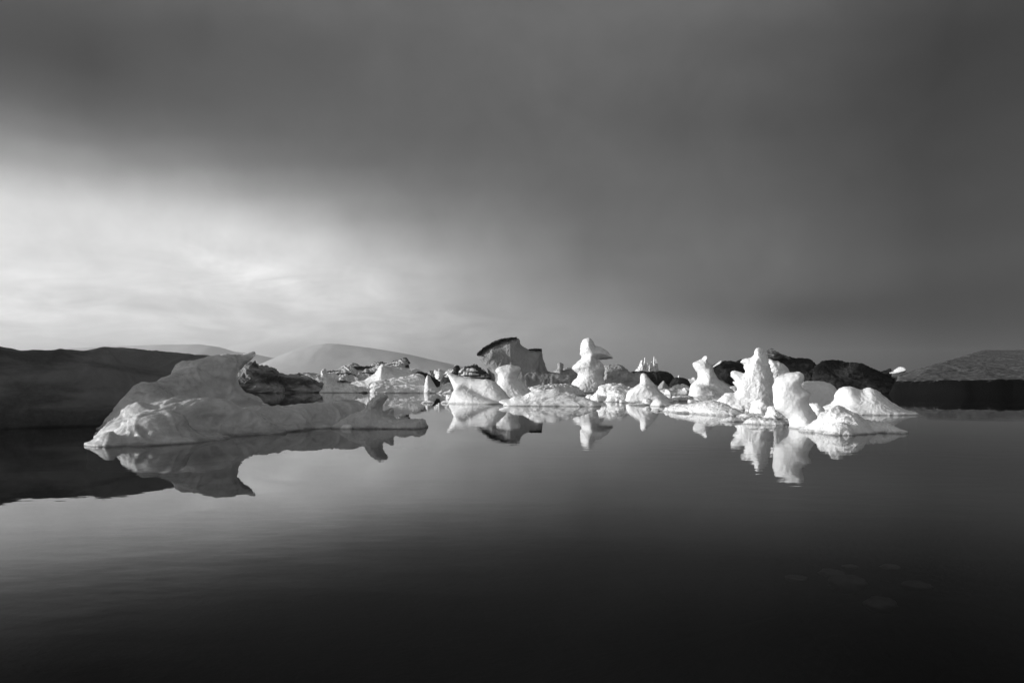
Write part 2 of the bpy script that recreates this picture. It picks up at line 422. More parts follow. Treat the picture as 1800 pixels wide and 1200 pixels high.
_seed = [0]
def ice_body(name, slabs, mat, k=1.7, amp=0.05, size=0.8, ridged=0.0, fine=None, blend=0.25, stretch=(1, 1, 1), notch=0.0,
             parent=None, tilt=0.0, oct=5, cup=0.45, crack=0.27):
    """melt the slabs into one body and roughen it. amp, size: height and length in metres of the large relief"""
    _seed[0] += 1; seed = _seed[0]
    Dm = min(s.A[1] for s in slabs)
    h = k * Dm / F_PX
    C = np.array([c for s in slabs for c in s.corners()])
    lo = np.r_[C.min(0) - 3 * h, -0.6 - 2.5 * h]; hi = np.r_[C.max(0) + 3 * h, max(s.zmax for s in slabs) + 3 * h]
    n = np.ceil((hi - lo) / h).astype(int) + 1
    while n.prod() > 7e6:
        h *= 1.12; n = np.ceil((hi - lo) / h).astype(int) + 1
    for s in slabs: s.prep(h * 0.6)
    gx, gy, gz = [lo[i] + np.arange(n[i]) * h for i in range(3)]
    F = None
    PX, PY, PZ = np.meshgrid(gx, gy, gz, indexing='ij')
    for s in slabs:
        f = s.field(PX, PY, PZ)
        if F is None: F = f
        else:
            m = np.clip(0.5 + 0.5 * (F - f) / blend, 0, 1)
            F = F * (1 - m) + f * m - blend * m * (1 - m)
    F = np.maximum(F, -0.6 - PZ)
    F[0] = F[-1] = 1; F[:, 0] = F[:, -1] = 1; F[:, :, 0] = F[:, :, -1] = 1
    V, Fc = surface_nets(F, lo, h)
    N = normals(V, Fc)
    # one gentle relaxation
    for _ in range(1):
        acc = np.zeros_like(V); c = np.zeros(len(V))
        for a in range(4):
            i, j = Fc[:, a], Fc[:, (a + 1) % 4]
            np.add.at(acc, i, V[j]); np.add.at(c, i, 1)
        V = V * 0.5 + acc / c[:, None] * 0.5
    st = np.array(stretch, float)
    ca, sa_ = math.cos(math.radians(tilt)), math.sin(math.radians(tilt))
    Q = V.copy(); Q = np.c_[Q[:, 0] * ca + Q[:, 2] * sa_, Q[:, 1], -Q[:, 0] * sa_ + Q[:, 2] * ca]
    P = Q / size / st + seed * 11.7
    warp = np.c_[perlin(P * 0.9 + 3.1), perlin(P * 0.9 + 9.7), perlin(P * 0.9 + 23.3)] * 0.6
    P = P + warp
    d = fbm(P, oct, 0.5)
    sc, _ = worley(P * 2.1); sc2, _ = worley(P * 5.1 + 5.5); _, cr = worley(P * np.array([1.0, 1.0, 0.6]) + 31.1)
    d = d + cup * ((sc ** 2 - 0.35) * 1.1 + (sc2 ** 2 - 0.35) * 0.5)
    d = d - crack * np.exp(-(cr / 0.07) ** 2)
    if ridged: d = d * (1 - ridged) + fbm(P, oct, 0.55, True) * ridged
    disp = amp * d * 1.8
    fine = amp * 0.26 if fine is None else fine
    disp += fine * 2.0 * fbm(P * 7.1, 3, 0.6)
    if notch:
        disp -= notch * np.exp(-((V[:, 2] - 0.02) / (notch * 1.2)) ** 2)
    V = V + N * disp[:, None]
    loc = (float(V[:, 0].mean()), float(V[:, 1].mean()), 0.0)
    return link_mesh(name, V, Fc, mat, loc, parent)

def tag(o, label, cat, group=None, kind=None):
    if label: o['label'] = label
    if cat: o['category'] = cat
    if group: o['group'] = group
    if kind: o['kind'] = kind
    return o

BERGS = 'icebergs floating in the lagoon'

# ------------------------------------------------------------------ setting
def grid_mesh(name, xs, ys, zf, mat, kind='structure'):
    Xg, Yg = np.meshgrid(xs, ys, indexing='ij')
    V = np.c_[Xg.ravel(), Yg.ravel(), zf(Xg, Yg).ravel()]
    nx, ny = len(xs), len(ys)
    i, j = np.meshgrid(np.arange(nx - 1), np.arange(ny - 1), indexing='ij'); a = (i * ny + j).ravel()
    Fc = np.c_[a, a + ny, a + ny + 1, a + 1]
    o = link_mesh(name, V, Fc, mat, (float(np.mean(xs)), float(np.mean(ys)), 0.0))
    o['kind'] = kind
    return o

wm = bpy.data.materials.new('lagoon_water'); wm.use_nodes = True
k = NT(wm.node_tree)
co = k.node('ShaderNodeTexCoord').outputs['Object']
mp = k.node('ShaderNodeMapping'); k.l.new(co, mp.inputs[0]); mp.inputs['Scale'].default_value = (0.55, 1.0, 1.0)
r1 = k.noise(mp.outputs[0], 2.2, 3.0, 0.5)
r2 = k.noise(mp.outputs[0], 0.18, 2.0, 0.5)
cd = k.node('ShaderNodeCameraData').outputs['View Distance']
bmp = k.node('ShaderNodeBump'); bmp.inputs['Strength'].default_value = 1.0; bmp.inputs['Distance'].default_value = 0.0019
k.l.new(k.math('MULTIPLY', r1, k.smooth(r2, 0.38, 0.62, 0.15, 1.2)), bmp.inputs['Height'])
fr = k.node('ShaderNodeFresnel'); fr.inputs['IOR'].default_value = 1.333; k.l.new(bmp.outputs[0], fr.inputs['Normal'])
gl = k.node('ShaderNodeBsdfGlossy'); gl.inputs['Roughness'].default_value = 0.012; gl.inputs['Color'].default_value = (1, 1, 1, 1)
k.l.new(bmp.outputs[0], gl.inputs['Normal'])
tr = k.node('ShaderNodeBsdfTransparent'); tr.inputs[0].default_value = (0.5, 0.5, 0.5, 1)
mx = k.node('ShaderNodeMixShader'); k.l.new(k.ramp(fr.outputs[0], [(0, 0), (0.14, 0.065), (0.18, 0.085), (0.26, 0.15), (0.32, 0.255), (0.38, 0.38), (0.46, 0.48), (0.58, 0.59), (1, 1)]), mx.inputs[0]); k.l.new(tr.outputs[0], mx.inputs[1]); k.l.new(gl.outputs[0], mx.inputs[2])
out = k.node('ShaderNodeOutputMaterial'); k.l.new(mx.outputs[0], out.inputs[0])
water = grid_mesh('water', np.linspace(-3400, 3400, 3), np.linspace(-1400, 3400, 3), lambda x, y: x * 0, wm)

def plain(name, v, rough=0.8, var=0.5, scale=1.0, bump=0.3):
    m = bpy.data.materials.new(name); m.use_nodes = True
    k = NT(m.node_tree); co = k.node('ShaderNodeTexCoord').outputs['Object']
    p = k.node('ShaderNodeBsdfPrincipled'); out = k.node('ShaderNodeOutputMaterial'); k.l.new(p.outputs[0], out.inputs[0])
    n = k.noise(co, scale, 8.0, 0.65)
    k.l.new(k.gray(k.math('MULTIPLY', v, k.math('ADD', 1 - var / 2, k.math('MULTIPLY', k.smooth(n, 0.3, 0.7), var)))), p.inputs['Base Color'])
    p.inputs['Roughness'].default_value = rough
    b = k.node('ShaderNodeBump'); b.inputs['Strength'].default_value = bump; b.inputs['Distance'].default_value = 0.2 / scale
    k.l.new(k.noise(co, scale * 3, 5.0, 0.65), b.inputs['Height']); k.l.new(b.outputs[0], p.inputs['Normal'])
    return m
BED = plain('lake_silt', 0.012, scale=1.5)
grid_mesh('lake_bed', np.r_[-3400, -300, -60, np.linspace(-15, 20, 36), 60, 300, 3400], np.r_[-1400, -50, np.linspace(-5, 20, 26), 60, 400, 3400],
          lambda x, y: -2.6 + 1.9 * np.exp(-(((x - 4.2) / 3.6) ** 2 + ((y - 7.2) / 3.0) ** 2)), BED)

# far mountains, hazed by the air box
ROCK = plain('snowy_mountain', 0.9, scale=0.012, bump=0.1, var=0.12)
def mountain(profile, D, depth, seed):
    pp = np.array(profile, float)
    xs_px = np.linspace(pp[0, 0], pp[-1, 0], 150)
    top = CAM_H + (HOR - np.interp(xs_px, pp[:, 0], pp[:, 1])) * D / F_PX
    xs = (xs_px - 900) / F_PX * D
    ys = np.linspace(D - depth, D + depth, 41)
    def zf(x, y):
        h = np.interp(x, xs, top)
        t = 0.5 + 0.5 * np.cos(np.pi * np.clip(np.abs(y - D) / depth, 0, 1))
        q = np.c_[x.ravel() / 260, y.ravel() / 260, np.full(x.size, seed)]
        r = fbm(q, 5, 0.5, True).reshape(x.shape)
        return h * t * (1 + 0.22 * r * (1 - t) ** 0.5) - 4
    return grid_mesh('mountain', xs, ys, zf, ROCK)
mountain([(380, 668), (440, 650), (480, 634), (505, 622), (530, 611), (556, 605), (580, 602), (600, 603), (650, 609), (720, 621), (790, 637), (870, 656), (930, 668)], 2500, 480, 3.3)
mountain([(-200, 640), (0, 622), (140, 610), (220, 606), (300, 604), (350, 603), (380, 607), (410, 616), (450, 621), (480, 627), (520, 640), (560, 668)], 2750, 450, 8.1)

# grey gravel shore at the right edge: a bank coloured black where steep, with a gravel slope above it
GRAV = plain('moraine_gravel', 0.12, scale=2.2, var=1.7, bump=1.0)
def shore_z(x, y):
    q = np.c_[x.ravel() / 5, y.ravel() / 9, np.full(x.size, 4.4)]
    n = fbm(q, 5, 0.55).reshape(x.shape)
    n2 = fbm(q * 0.35 + 3, 3, 0.5).reshape(x.shape)
    front = 75 + 6 * n2 + 0.5 * np.maximum(0, 46 - x)
    t = y - front
    face = np.clip((t + 0.6) / 0.9, 0, 1) * np.clip((x - 0.500 * y + 2.5 * n2) / 1.5, 0, 1)
    lat = np.clip(x - 0.503 * y, 0, 60)
    rise = 1.5 * face + np.minimum(lat * 0.30, 0.9 + np.clip(t, 0, 200) * 0.055) * np.clip(t / 12, 0, 1)
    return -0.8 * (1 - face) + (rise + n * 0.45 * np.clip(t / 4, 1.1, 1.6)) * face
yy = 74 + np.r_[np.linspace(-6, 8, 90), np.linspace(8.2, 60, 130), np.linspace(62, 150, 50)]
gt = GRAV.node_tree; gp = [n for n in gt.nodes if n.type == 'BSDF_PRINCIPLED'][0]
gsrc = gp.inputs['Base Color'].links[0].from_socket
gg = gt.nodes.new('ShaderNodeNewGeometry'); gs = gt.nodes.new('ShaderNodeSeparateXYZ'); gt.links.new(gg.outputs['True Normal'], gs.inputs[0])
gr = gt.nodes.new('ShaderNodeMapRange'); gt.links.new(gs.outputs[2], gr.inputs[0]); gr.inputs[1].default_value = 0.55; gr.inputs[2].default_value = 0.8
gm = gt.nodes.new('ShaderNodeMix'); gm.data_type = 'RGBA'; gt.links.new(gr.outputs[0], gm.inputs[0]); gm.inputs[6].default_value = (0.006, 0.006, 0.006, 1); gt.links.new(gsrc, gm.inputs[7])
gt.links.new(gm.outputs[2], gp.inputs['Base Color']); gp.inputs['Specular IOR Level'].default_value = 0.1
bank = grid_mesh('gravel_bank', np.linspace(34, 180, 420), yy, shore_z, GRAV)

# ------------------------------------------------------------------ foreground left: big dark berg and the pale berg before it
tag(ice_body('iceberg', [
    Slab([(-200, 775), (-190, 690), (-130, 630), (-60, 613), (60, 613), (150, 615), (180, 614), (230, 614.5), (270, 616), (314, 616.6), (328, 619.5), (352, 624), (376, 626), (400, 640), (420, 700), (424, 741)],
         22.5, 29.0, T=2.0, Tb=2.2, R=2.4, flare=0.35, lean=0.2, fz=2.0),
    Slab([(-900, 780), (-860, 600), (-740, 520), (-500, 480), (-330, 480), (-260, 505), (-200, 560), (-140, 605), (-100, 640), (-80, 760)], 22.0, 22.0, T=3.0, Tb=6.5, R=3.0, flare=0.2),  # unseen taller lobe, added out of frame to keep sun off the pale berg
  ], DARK, k=2.8, amp=0.15, size=2.0, blend=1.0, oct=4, fine=0.014, cup=0.12, crack=0.15),
  'long dark grey smooth iceberg with a flat top, behind the pale berg at left', 'iceberg', BERGS)

tag(ice_body('iceberg', [
    # back wall with the shoulder and the forward-pointing tongue
    Slab([(205, 757), (222, 716), (236, 699), (243, 684), (253, 672), (268, 669), (280, 668), (300, 659), (318, 652), (330, 640), (345, 634), (372, 628), (384, 624), (396, 622), (416, 622.5), (428, 621.5), (439, 619), (448, 618.5), (448.5, 622), (444, 629), (437, 638), (424, 646), (414, 656), (412, 668), (417, 677), (428, 685), (440, 692), (452, 702), (466, 710), (478, 716), (486, 743)],
         21.5, 26.2, T=0.7, Tb=1.0, R=0.6, flare=1.1, fz=1.5, lean=0.05),
    # middle shelf
    Slab([(166, 772), (178, 757), (190, 745), (208, 731), (222, 718), (240, 712), (270, 708), (300, 700), (330, 697), (375, 700), (410, 708), (440, 718), (470, 735), (490, 757)],
         19.0, 22.0, T=0.9, R=0.5, flare=0.5, fz=0.8),
    # front lobe with the sharp crest
    Slab([(197, 786), (199, 778), (206, 768), (218, 754), (234, 738), (248, 726), (262, 721), (290, 717.5), (312, 722), (326, 738), (345, 754), (370, 763), (402, 770)],
         17.2, 19.4, T=0.75, Tb=1.3, R=0.6, flare=0.3, fz=0.5),
    Slab([(168, 777), (172, 772), (178, 766), (188, 761), (198, 760), (208, 770), (216, 786)], 17.4, 16.8, T=0.3, R=0.3, flare=0.3, fz=0.4),
    # low arm running right and away
    Slab([(400, 757), (420, 722), (450, 712), (478, 713.5), (500, 713.5), (520, 711.5), (560, 708), (588, 706), (596, 702), (604, 703), (617, 703.5), (622, 707), (624, 712), (628, 718), (632, 728), (634, 744)],
         21.5, 25.6, T=0.75, R=0.4, flare=0.45, fz=0.5),
    Slab([(380, 770), (410, 752), (450, 742), (490, 744), (515, 750), (530, 757)], 19.8, 22.6, T=0.35, R=0.2, flare=0.2, fz=0.3),
  ], SHADE, k=1.9, amp=0.17, size=1.0, ridged=0.6, blend=0.10, cup=0.35, crack=0.3, fine=0.012, notch=0.045, stretch=(1.4, 1.4, 0.75)),
  'pale grey iceberg at left with a pointed tongue and long low arm', 'iceberg', BERGS)

tag(ice_body('iceberg', [
    Slab([(588, 750), (592, 743), (602, 737), (612, 731), (628, 724), (638, 721), (644, 716), (650, 709), (656, 700), (664, 694), (673, 692), (680, 694), (678, 701), (673, 709), (670, 719), (674, 729), (690, 734), (710, 736), (730, 736.5), (742, 737), (746, 744), (746, 752)],
         23.6, 23.4, T=0.5, R=0.22, flare=0.35, fz=0.5),
    Slab([(652, 750), (664, 732), (678, 722), (688, 716), (692, 720), (690, 731), (700, 750)], 23.9, T=0.25, R=0.16),
  ], SHADE, k=1.3, amp=0.07, size=0.4, ridged=0.5, blend=0.1, notch=0.045),
  'low grey ice piece with a curved horn, at the end of the long arm', 'iceberg', BERGS)
tag(ice_body('ice_chunk', [Slab([(598, 752), (604, 747), (612, 745.5), (618, 747), (620, 752)], 22.9, T=0.12, R=0.08)], WHITE, k=1.0, amp=0.01, size=0.2, blend=0.05),
  'tiny lens-shaped ice scrap in front of the horned grey ice piece', 'ice chunk')

# ------------------------------------------------------------------ left middle distance
def far(label, slabs, mat, amp=0.35, size=3.0, ridged=0.6, name='iceberg', group=BERGS, k=1.3, cat='iceberg', **kw):
    kw.setdefault('cup', 0.3)
    return tag(ice_body(name, slabs, mat, k=k, amp=amp, size=size, ridged=ridged, blend=kw.pop('blend', 0.8), **kw), label, cat, group)

far('craggy ash-covered iceberg just right of the pointed ice tongue',
    [Slab([(396, 690), (404, 668), (412, 655), (420, 647), (430, 641), (441, 637), (455, 641), (470, 643), (482, 646), (489, 652), (494, 662), (502, 676), (508, 690)], 88, 90, T=3.2, R=2.2, flare=0.6, fz=2.0)], CRAG, amp=0.95, size=2.2, k=1.0, stretch=(1.5, 1, 0.7), tilt=25, fine=0.07)
far('long low layered grey iceberg between the craggy berg and the grey upright ice figure',
    [Slab([(478, 690), (484, 662), (492, 657.5), (508, 657.5), (521, 658), (535, 662), (548, 666), (562, 671), (574, 678), (580, 690)], 90, 93, T=2.5, R=1.5, flare=0.5, fz=2.0)], CRAG, amp=0.75, size=1.6, stretch=(2.5, 1, 0.5), fine=0.1)
far('thin pale ridge of ice with a dark diagonal crack, behind the grey upright ice figure',
    [Slab([(514, 684), (518, 659), (528, 658), (536, 656), (545, 655), (556, 656), (566, 656), (576, 655), (590, 660), (600, 684)], 108, T=3, R=1.5)], STRIPE, amp=0.35, size=2.0, tilt=-35)
far('grey ice with an upright figure-like stump and a low tail to the right',
    [Slab([(566, 690), (570, 678), (569, 668), (566, 661), (565.5, 654), (568, 649.5), (572, 650), (575, 655), (583, 658), (590, 660), (592, 666), (591, 673), (606, 675), (620, 677), (636, 681), (650, 686), (654, 690)], 90, T=1.6, R=1.1, flare=0.8, fz=1.6)], FARW, amp=0.55, size=1.6)
far('long iceberg banded with black diagonal ash stripes, left of the mushroom berg',
    [Slab([(570, 687), (577, 655), (588, 650), (597, 647), (602, 645), (606, 641.5), (613, 641), (624, 641), (630, 645), (640, 645), (650, 644), (656, 640), (665, 637), (672, 635), (680, 638), (687, 637), (695, 633), (705, 631), (713, 632), (718, 638), (720, 648), (722, 662), (724, 687)], 104, 106, T=5, R=3.4, flare=0.5, fz=3.0, lean=0.25)],
    STRIPE, amp=0.75, size=2.4, stretch=(3.0, 1.0, 0.5), tilt=-38)
far('smooth white-nosed ice slope leaning against the black-striped iceberg',
    [Slab([(612, 688), (616, 676), (628, 671), (642, 667), (655, 658), (664, 650), (668, 644), (674, 641), (688, 642), (700, 645), (716, 648), (735, 649), (746, 655), (752, 664), (758, 688)], 96, 97, T=3.0, R=1.9, flare=0.4, fz=3.0, lean=0.2),
     Slab([(662, 688), (664, 668), (668, 650), (673, 644), (678, 648), (680, 664), (682, 688)], 94, T=1.2, R=0.8)], FARW, amp=0.22, size=2.6, ridged=0.3)
far('low white ice sheet with a rolled bright front, below the smooth ice slope',
    [Slab([(649, 690), (650, 678), (655, 672), (664, 669), (672, 668), (690, 666), (712, 662), (735, 658), (748, 662), (752, 674), (760, 684), (764, 690)], 89, 92, T=1.9, R=1.1, flare=0.3, fz=1.2, lean=0.3),
     Slab([(652, 691), (654, 680), (662, 676), (690, 677), (720, 676), (748, 677), (756, 684), (760, 691)], 86.5, 87.5, T=1.0, R=0.7)], FARW, amp=0.30, size=1.6, ridged=0.5, stretch=(2.5, 1, 0.6))
far('small sharp white ice fin between the rolled ice sheet and the jumble of blocks',
    [Slab([(745, 690), (747, 676), (749, 665), (752, 659), (756, 662), (760, 670), (767, 680), (778, 688), (780, 690)], 87, T=0.9, R=0.6, flare=0.8)], FARW, amp=0.12, size=1.0)
far('black ash patch of ice above the rolled white ice sheet',
    [Slab([(728, 670), (730, 656), (738, 652), (750, 656), (762, 663), (772, 669), (774, 674)], 94.5, T=1.0, R=0.6)], BLACK, amp=0.25, size=1.0)
JB = 'jumbled blocks between the black-striped berg and the mushroom berg'
far('dark-crusted ice block at the left end of the block jumble', [Slab([(750, 688), (752, 656), (757, 651), (764, 652), (768, 660), (772, 688)], 118, T=2, R=1.2)], CRAG, amp=0.7, size=1.5, group=JB)
far('white broken ice block, second in the block jumble', [Slab([(764, 688), (766, 655), (770, 650), (777, 649), (781, 655), (786, 663), (788, 688)], 116, T=2, R=1.2)], FARW, amp=0.75, size=1.3, group=JB)
far('white ice block with slanting top just behind the fin berg tip', [Slab([(780, 688), (784, 654), (792, 650), (801, 643), (806, 645), (808, 655), (812, 688)], 114, T=2, R=1.2)], STRIPEV, amp=0.7, size=1.5, group=JB)
far('low rough white ice heap at the waterline left of the fin berg', [Slab([(758, 690), (768, 683), (780, 676), (795, 672), (806, 680), (812, 690)], 88, T=1.5, R=0.7)], FARW, amp=0.3, size=1.0, group=JB)
far('iceberg with upright black and white bands left of the mushroom berg stem',
    [Slab([(802, 688), (806, 662), (808, 651), (814, 646), (824, 642), (832, 640), (840, 643), (848, 648), (854, 655), (862, 664), (868, 688)], 106, T=3.2, R=2.0, flare=0.4)], STRIPEV, amp=0.45, size=2.0, stretch=(0.45, 1, 4), cup=0.1, fine=0.04)

# ------------------------------------------------------------------ mushroom berg
mush = bpy.data.objects.new('iceberg', None); COL.objects.link(mush); mush.location = (0.3, 105, 0)
tag(mush, 'tall mushroom-shaped grey iceberg with a black ash top and stepped right side', 'iceberg', BERGS)
top = [(839, 624), (842, 620.5), (850, 613.5), (860, 606.5), (872, 600.5), (884, 597), (896, 595.3), (908, 595), (910, 599), (913, 607), (920, 612), (930, 615), (940, 614.5), (951, 614.5), (952, 620)]
ice_body('ice_wall', [
    Slab([(860, 688), (864, 676), (862, 662), (857, 650), (849, 638), (841, 629)] + [(a, b + 1.0) for a, b in top] + [(953, 628), (957, 640), (961, 652), (972, 657), (984, 660), (990, 688)],
         105, 107, T=2.6, R=1.6, flare=0.5, fz=3.0, lean=-0.03),
    Slab([(868, 688), (874, 660), (900, 654), (950, 655), (985, 656), (1004, 661), (1012, 672), (1018, 688)], 104, T=2.4, R=1.0, flare=0.3)],
    TABLE, k=1.0, amp=0.36, size=3.4, ridged=0.35, blend=0.8, cup=0.12, crack=0.15, fine=0.05, stretch=(1, 1, 1.6), parent=mush)
def band(name, pts_top, thick, D, T, mat, parent):
    """a crust of ash lying along the top edge, as thick as given in metres"""
    P = catmull(pts_top, 4)
    x = (P[:, 0] - 900) * D / F_PX; z = CAM_H - (P[:, 1] - HOR) * D / F_PX
    n = len(P); m = 15
    V = []
    for i in range(n):
        th = thick * (0.55 + 0.45 * math.sin(i * 1.7) * math.sin(i * 0.61)) * min(1, 0.35 + 4 * min(i, n - 1 - i) / n)
        for j in range(m):
            a = j / m * 2 * math.pi
            V.append((x[i], D + math.cos(a) * T, z[i] - th * 0.5 + 0.12 + (0.5 * th) * math.copysign(abs(math.sin(a)) ** 0.7, math.sin(a))))
    V = np.array(V); F4 = []
    for i in range(n - 1):
        for j in range(m):
            F4.append((i * m + j, i * m + (j + 1) % m, (i + 1) * m + (j + 1) % m, (i + 1) * m + j))
    V += np.c_[perlin(V * 1.3), perlin(V * 1.3 + 5), perlin(V * 1.6 + 9)] * 0.22
    # end caps
    c0, c1 = len(V), len(V) + 1
    V = np.vstack([V, V[:m].mean(0), V[-m:].mean(0)])
    for j in range(m):
        F4.append((j, c0, c0, (j + 1) % m)); F4.append(((n - 1) * m + j, (n - 1) * m + (j + 1) % m, c1, c1))
    quads = [f for f in F4 if len(set(f)) == 4]
    return link_mesh(name, V, np.array(quads), mat, (float(x.mean()), D, 0.0), parent)
band('ash_cap', top[:8], 0.9, 105.6, 2.75, ASH, mush)
band('ash_crust', [(930, 615.5), (936, 615), (944, 614.3), (951.5, 615)], 0.6, 106.6, 2.3, ASH, mush)

far('granular white ice ledge floating before the mushroom berg base',
    [Slab([(925, 700), (932, 682), (945, 678), (960, 677), (975, 675), (990, 675), (1003, 677), (1012, 684), (1020, 700)], 70, 74, T=1.6, R=0.8, flare=0.2)], FARW, amp=0.25, size=0.7)
far('grey jagged crag with a white spike right of the mushroom berg',
    [Slab([(962, 686), (966, 660), (972, 653), (978, 650), (983, 648), (988, 651), (992, 648), (999, 645), (1005, 648), (1012, 656), (1020, 664), (1026, 686)], 112, T=3, R=1.6),
     Slab([(980, 686), (982, 655), (982, 645), (984.5, 640), (987.5, 641), (987, 652), (989, 686)], 110, T=0.6, R=0.45)], GREY, amp=0.45, size=1.6)

# cap-shaped white berg and fin berg
tag(ice_body('iceberg', [
    Slab([(868, 698), (872, 680), (875, 668), (876, 660), (872, 654), (871, 650.5), (876, 646), (885, 643), (896, 641.3), (904, 643), (913, 645), (914.5, 650), (911, 657), (911, 664), (916, 670), (923, 678), (932, 686), (938, 698)],
         65, T=1.1, R=0.95, flare=1.0, fz=1.3)], WHITE, k=1.1, amp=0.09, size=0.9, ridged=0.2, blend=0.3, cup=0.15, crack=0.1),
  'bright white anvil-topped iceberg standing before the mushroom berg', 'iceberg', BERGS)
tag(ice_body('iceberg', [
    Slab([(797, 709), (797.5, 700), (797.5, 692), (797, 682), (793, 671), (788, 662), (784, 656.5), (790, 657.5), (800, 660.5), (815, 663), (830, 665.5), (845, 666.5), (856, 667), (864, 670), (874, 677), (884, 688), (892, 699), (900, 709)],
         48.9, 47.2, T=0.6, Tb=0.9, R=0.6, flare=0.3, fz=0.8, lean=0.15),
    Slab([(797, 709), (797.5, 698), (799, 688), (804, 677), (810, 676), (820, 684), (832, 692), (850, 701), (872, 709)], 48.3, 46.2, T=0.75, R=0.55, flare=0.2, lean=0.25)],
    WHITE, k=1.1, amp=0.07, size=1.1, ridged=0.2, blend=0.25, cup=0.15, crack=0.15, notch=0.045),
  'smooth white fin-shaped iceberg with a pointed tip leaning left', 'iceberg', BERGS)
tag(ice_body('ice_floe', [
    Slab([(888, 713), (884, 709), (878, 706), (888, 703), (897, 702), (902, 697), (912, 696), (922, 694.5), (931, 690), (940, 686), (948, 684.5), (962, 685.5), (976, 684.5), (988, 688), (1004, 690.5), (1014, 695), (1030, 699), (1044, 705), (1054, 709), (1056, 713)],
         43.6, 42.6, T=0.55, Tb=1.2, R=0.6, flare=0.1, fz=0.6, lean=0.3)], WHITE, k=1.1, amp=0.12, size=0.7, stretch=(2, 1.2, 0.5), ridged=0.5, fine=0.02, blend=0.2, notch=0.045),
  'long low white ice floe in front of the anvil-topped berg', 'ice floe', BERGS)

# bird berg
tag(ice_body('iceberg', [
    Slab([(1002, 689), (1004, 680), (1008, 670), (1014, 663), (1016, 657), (1011, 653), (1006, 648), (1008, 642), (1014, 637), (1021, 632), (1024, 629), (1021, 622), (1020.5, 612), (1022, 603), (1026, 596.5), (1033, 594), (1040, 596), (1043.5, 602), (1046, 607.5), (1053, 609.5), (1066, 616), (1071, 622), (1077, 629.5), (1068, 630.5), (1058, 632), (1049, 634), (1054, 634), (1060, 641), (1063, 650), (1060, 658), (1060, 666), (1064, 674), (1060, 682), (1055, 689)],
         89, 89, T=1.7, R=1.5, flare=0.5, fz=2.5)], WHITE, k=1.0, amp=0.16, size=1.5, ridged=0.25, blend=0.3, cup=0.22, crack=0.12),
  'tall white iceberg shaped like a seated bird with its beak to the right', 'iceberg', BERGS)
far('low grey iceberg fading right from behind the bird-shaped berg',
    [Slab([(1045, 686), (1055, 650), (1064, 642), (1080, 641), (1092, 643), (1100, 650), (1112, 656), (1124, 655), (1130, 662), (1136, 686)], 112, T=3, R=1.4)], GREY, amp=0.4, size=1.8)

# spired castle berg on a dark base
castle = bpy.data.objects.new('iceberg', None); COL.objects.link(castle); castle.location = (27, 145, 0)
tag(castle, 'distant castle-like white iceberg with several thin spires on a dark base', 'iceberg', BERGS)
ice_body('dark_base', [Slab([(1085, 681), (1092, 658), (1110, 654), (1125, 652.5), (1150, 653.5), (1166, 653), (1176, 656), (1182, 662), (1186, 681)], 139, T=3.0, R=1.4)], BLACK, k=1.2, amp=0.5, size=2, ridged=0.5, parent=castle)
ice_body('ice_wall', [Slab([(1113, 662), (1117, 652), (1121, 647), (1124, 640), (1126.5, 634), (1128, 632), (1129, 637), (1131, 645), (1136, 648), (1143, 648), (1150, 646), (1156, 648), (1158, 662)], 147, T=1.3, R=0.9)],
         FARW, k=0.7, amp=0.45, size=0.9, ridged=0.7, blend=0.3, parent=castle)
for (sx, sy, wd, dy) in ((1133.8, 628, 2.4, 1), (1137.8, 636, 1.7, -0.5), (1141.5, 641, 2.0, -1), (1145.2, 634.5, 1.8, 0.5), (1149.8, 626, 2.1, -0.5), (1153.2, 630.5, 1.6, 1), (1155.6, 636, 1.6, 0)):
    ice_body('spire', [Slab([(sx - wd, 655), (sx - wd * .9, 648), (sx - wd * .55, sy + 7), (sx - wd * .3, sy + 2), (sx, sy), (sx + wd * .35, sy + 4), (sx + wd * .5, sy + 9), (sx + wd * .9, 648), (sx + wd, 655)], 147 + dy, T=0.35, R=0.22, flare=0.8, fz=5)],
             FARW, k=0.5, amp=0.10, size=0.8, ridged=0.4, blend=0.2, parent=castle)
far('low black ice streak just right of the castle-like berg', [Slab([(1176, 682), (1181, 670), (1188, 665), (1198, 664), (1208, 667), (1216, 682)], 132, T=1.8, R=0.8)], BLACK, amp=0.25, size=1.5)

# cluster below the castle
tag(ice_body('iceberg', [
    Slab([(1045, 705), (1046, 697), (1050, 691), (1056, 686), (1058, 679), (1066, 675), (1080, 674), (1092, 675.5), (1100, 681), (1110, 686), (1122, 692), (1128, 705)], 54, 52, T=1.3, R=0.8, flare=0.3, fz=0.8),
    Slab([(1062, 706), (1070, 694), (1082, 686), (1094, 690), (1100, 706)], 51.8, T=0.8, R=0.5),
    Slab([(1044, 706), (1047, 695), (1051, 692), (1056, 706)], 52, T=0.4, R=0.25)],
    ROUGH, k=1.2, amp=0.17, size=0.55, ridged=0.5, blend=0.18, notch=0.045),
  'jumbled rough white iceberg just right of the low floe tip', 'iceberg', BERGS)
tag(ice_body('iceberg', [
    Slab([(1100, 706), (1104, 690), (1110, 684), (1117, 679), (1126, 675), (1136, 673), (1146, 676), (1154, 683), (1164, 692), (1176, 701), (1182, 706)], 51, 50, T=1.0, R=0.5, flare=0.3, fz=0.6),
    Slab([(1124, 700), (1126, 676), (1127, 664), (1127.5, 658.5), (1131, 656.5), (1135, 658), (1140, 664), (1146, 671), (1153, 680), (1160, 700)], 50.4, T=0.38, R=0.3, flare=0.5, fz=0.9, lean=0.08)],
    WHITE, k=1.0, amp=0.07, size=0.7, ridged=0.4, blend=0.12, notch=0.045, cup=0.35),
  'white tooth-shaped iceberg below the castle-like berg', 'iceberg', BERGS)
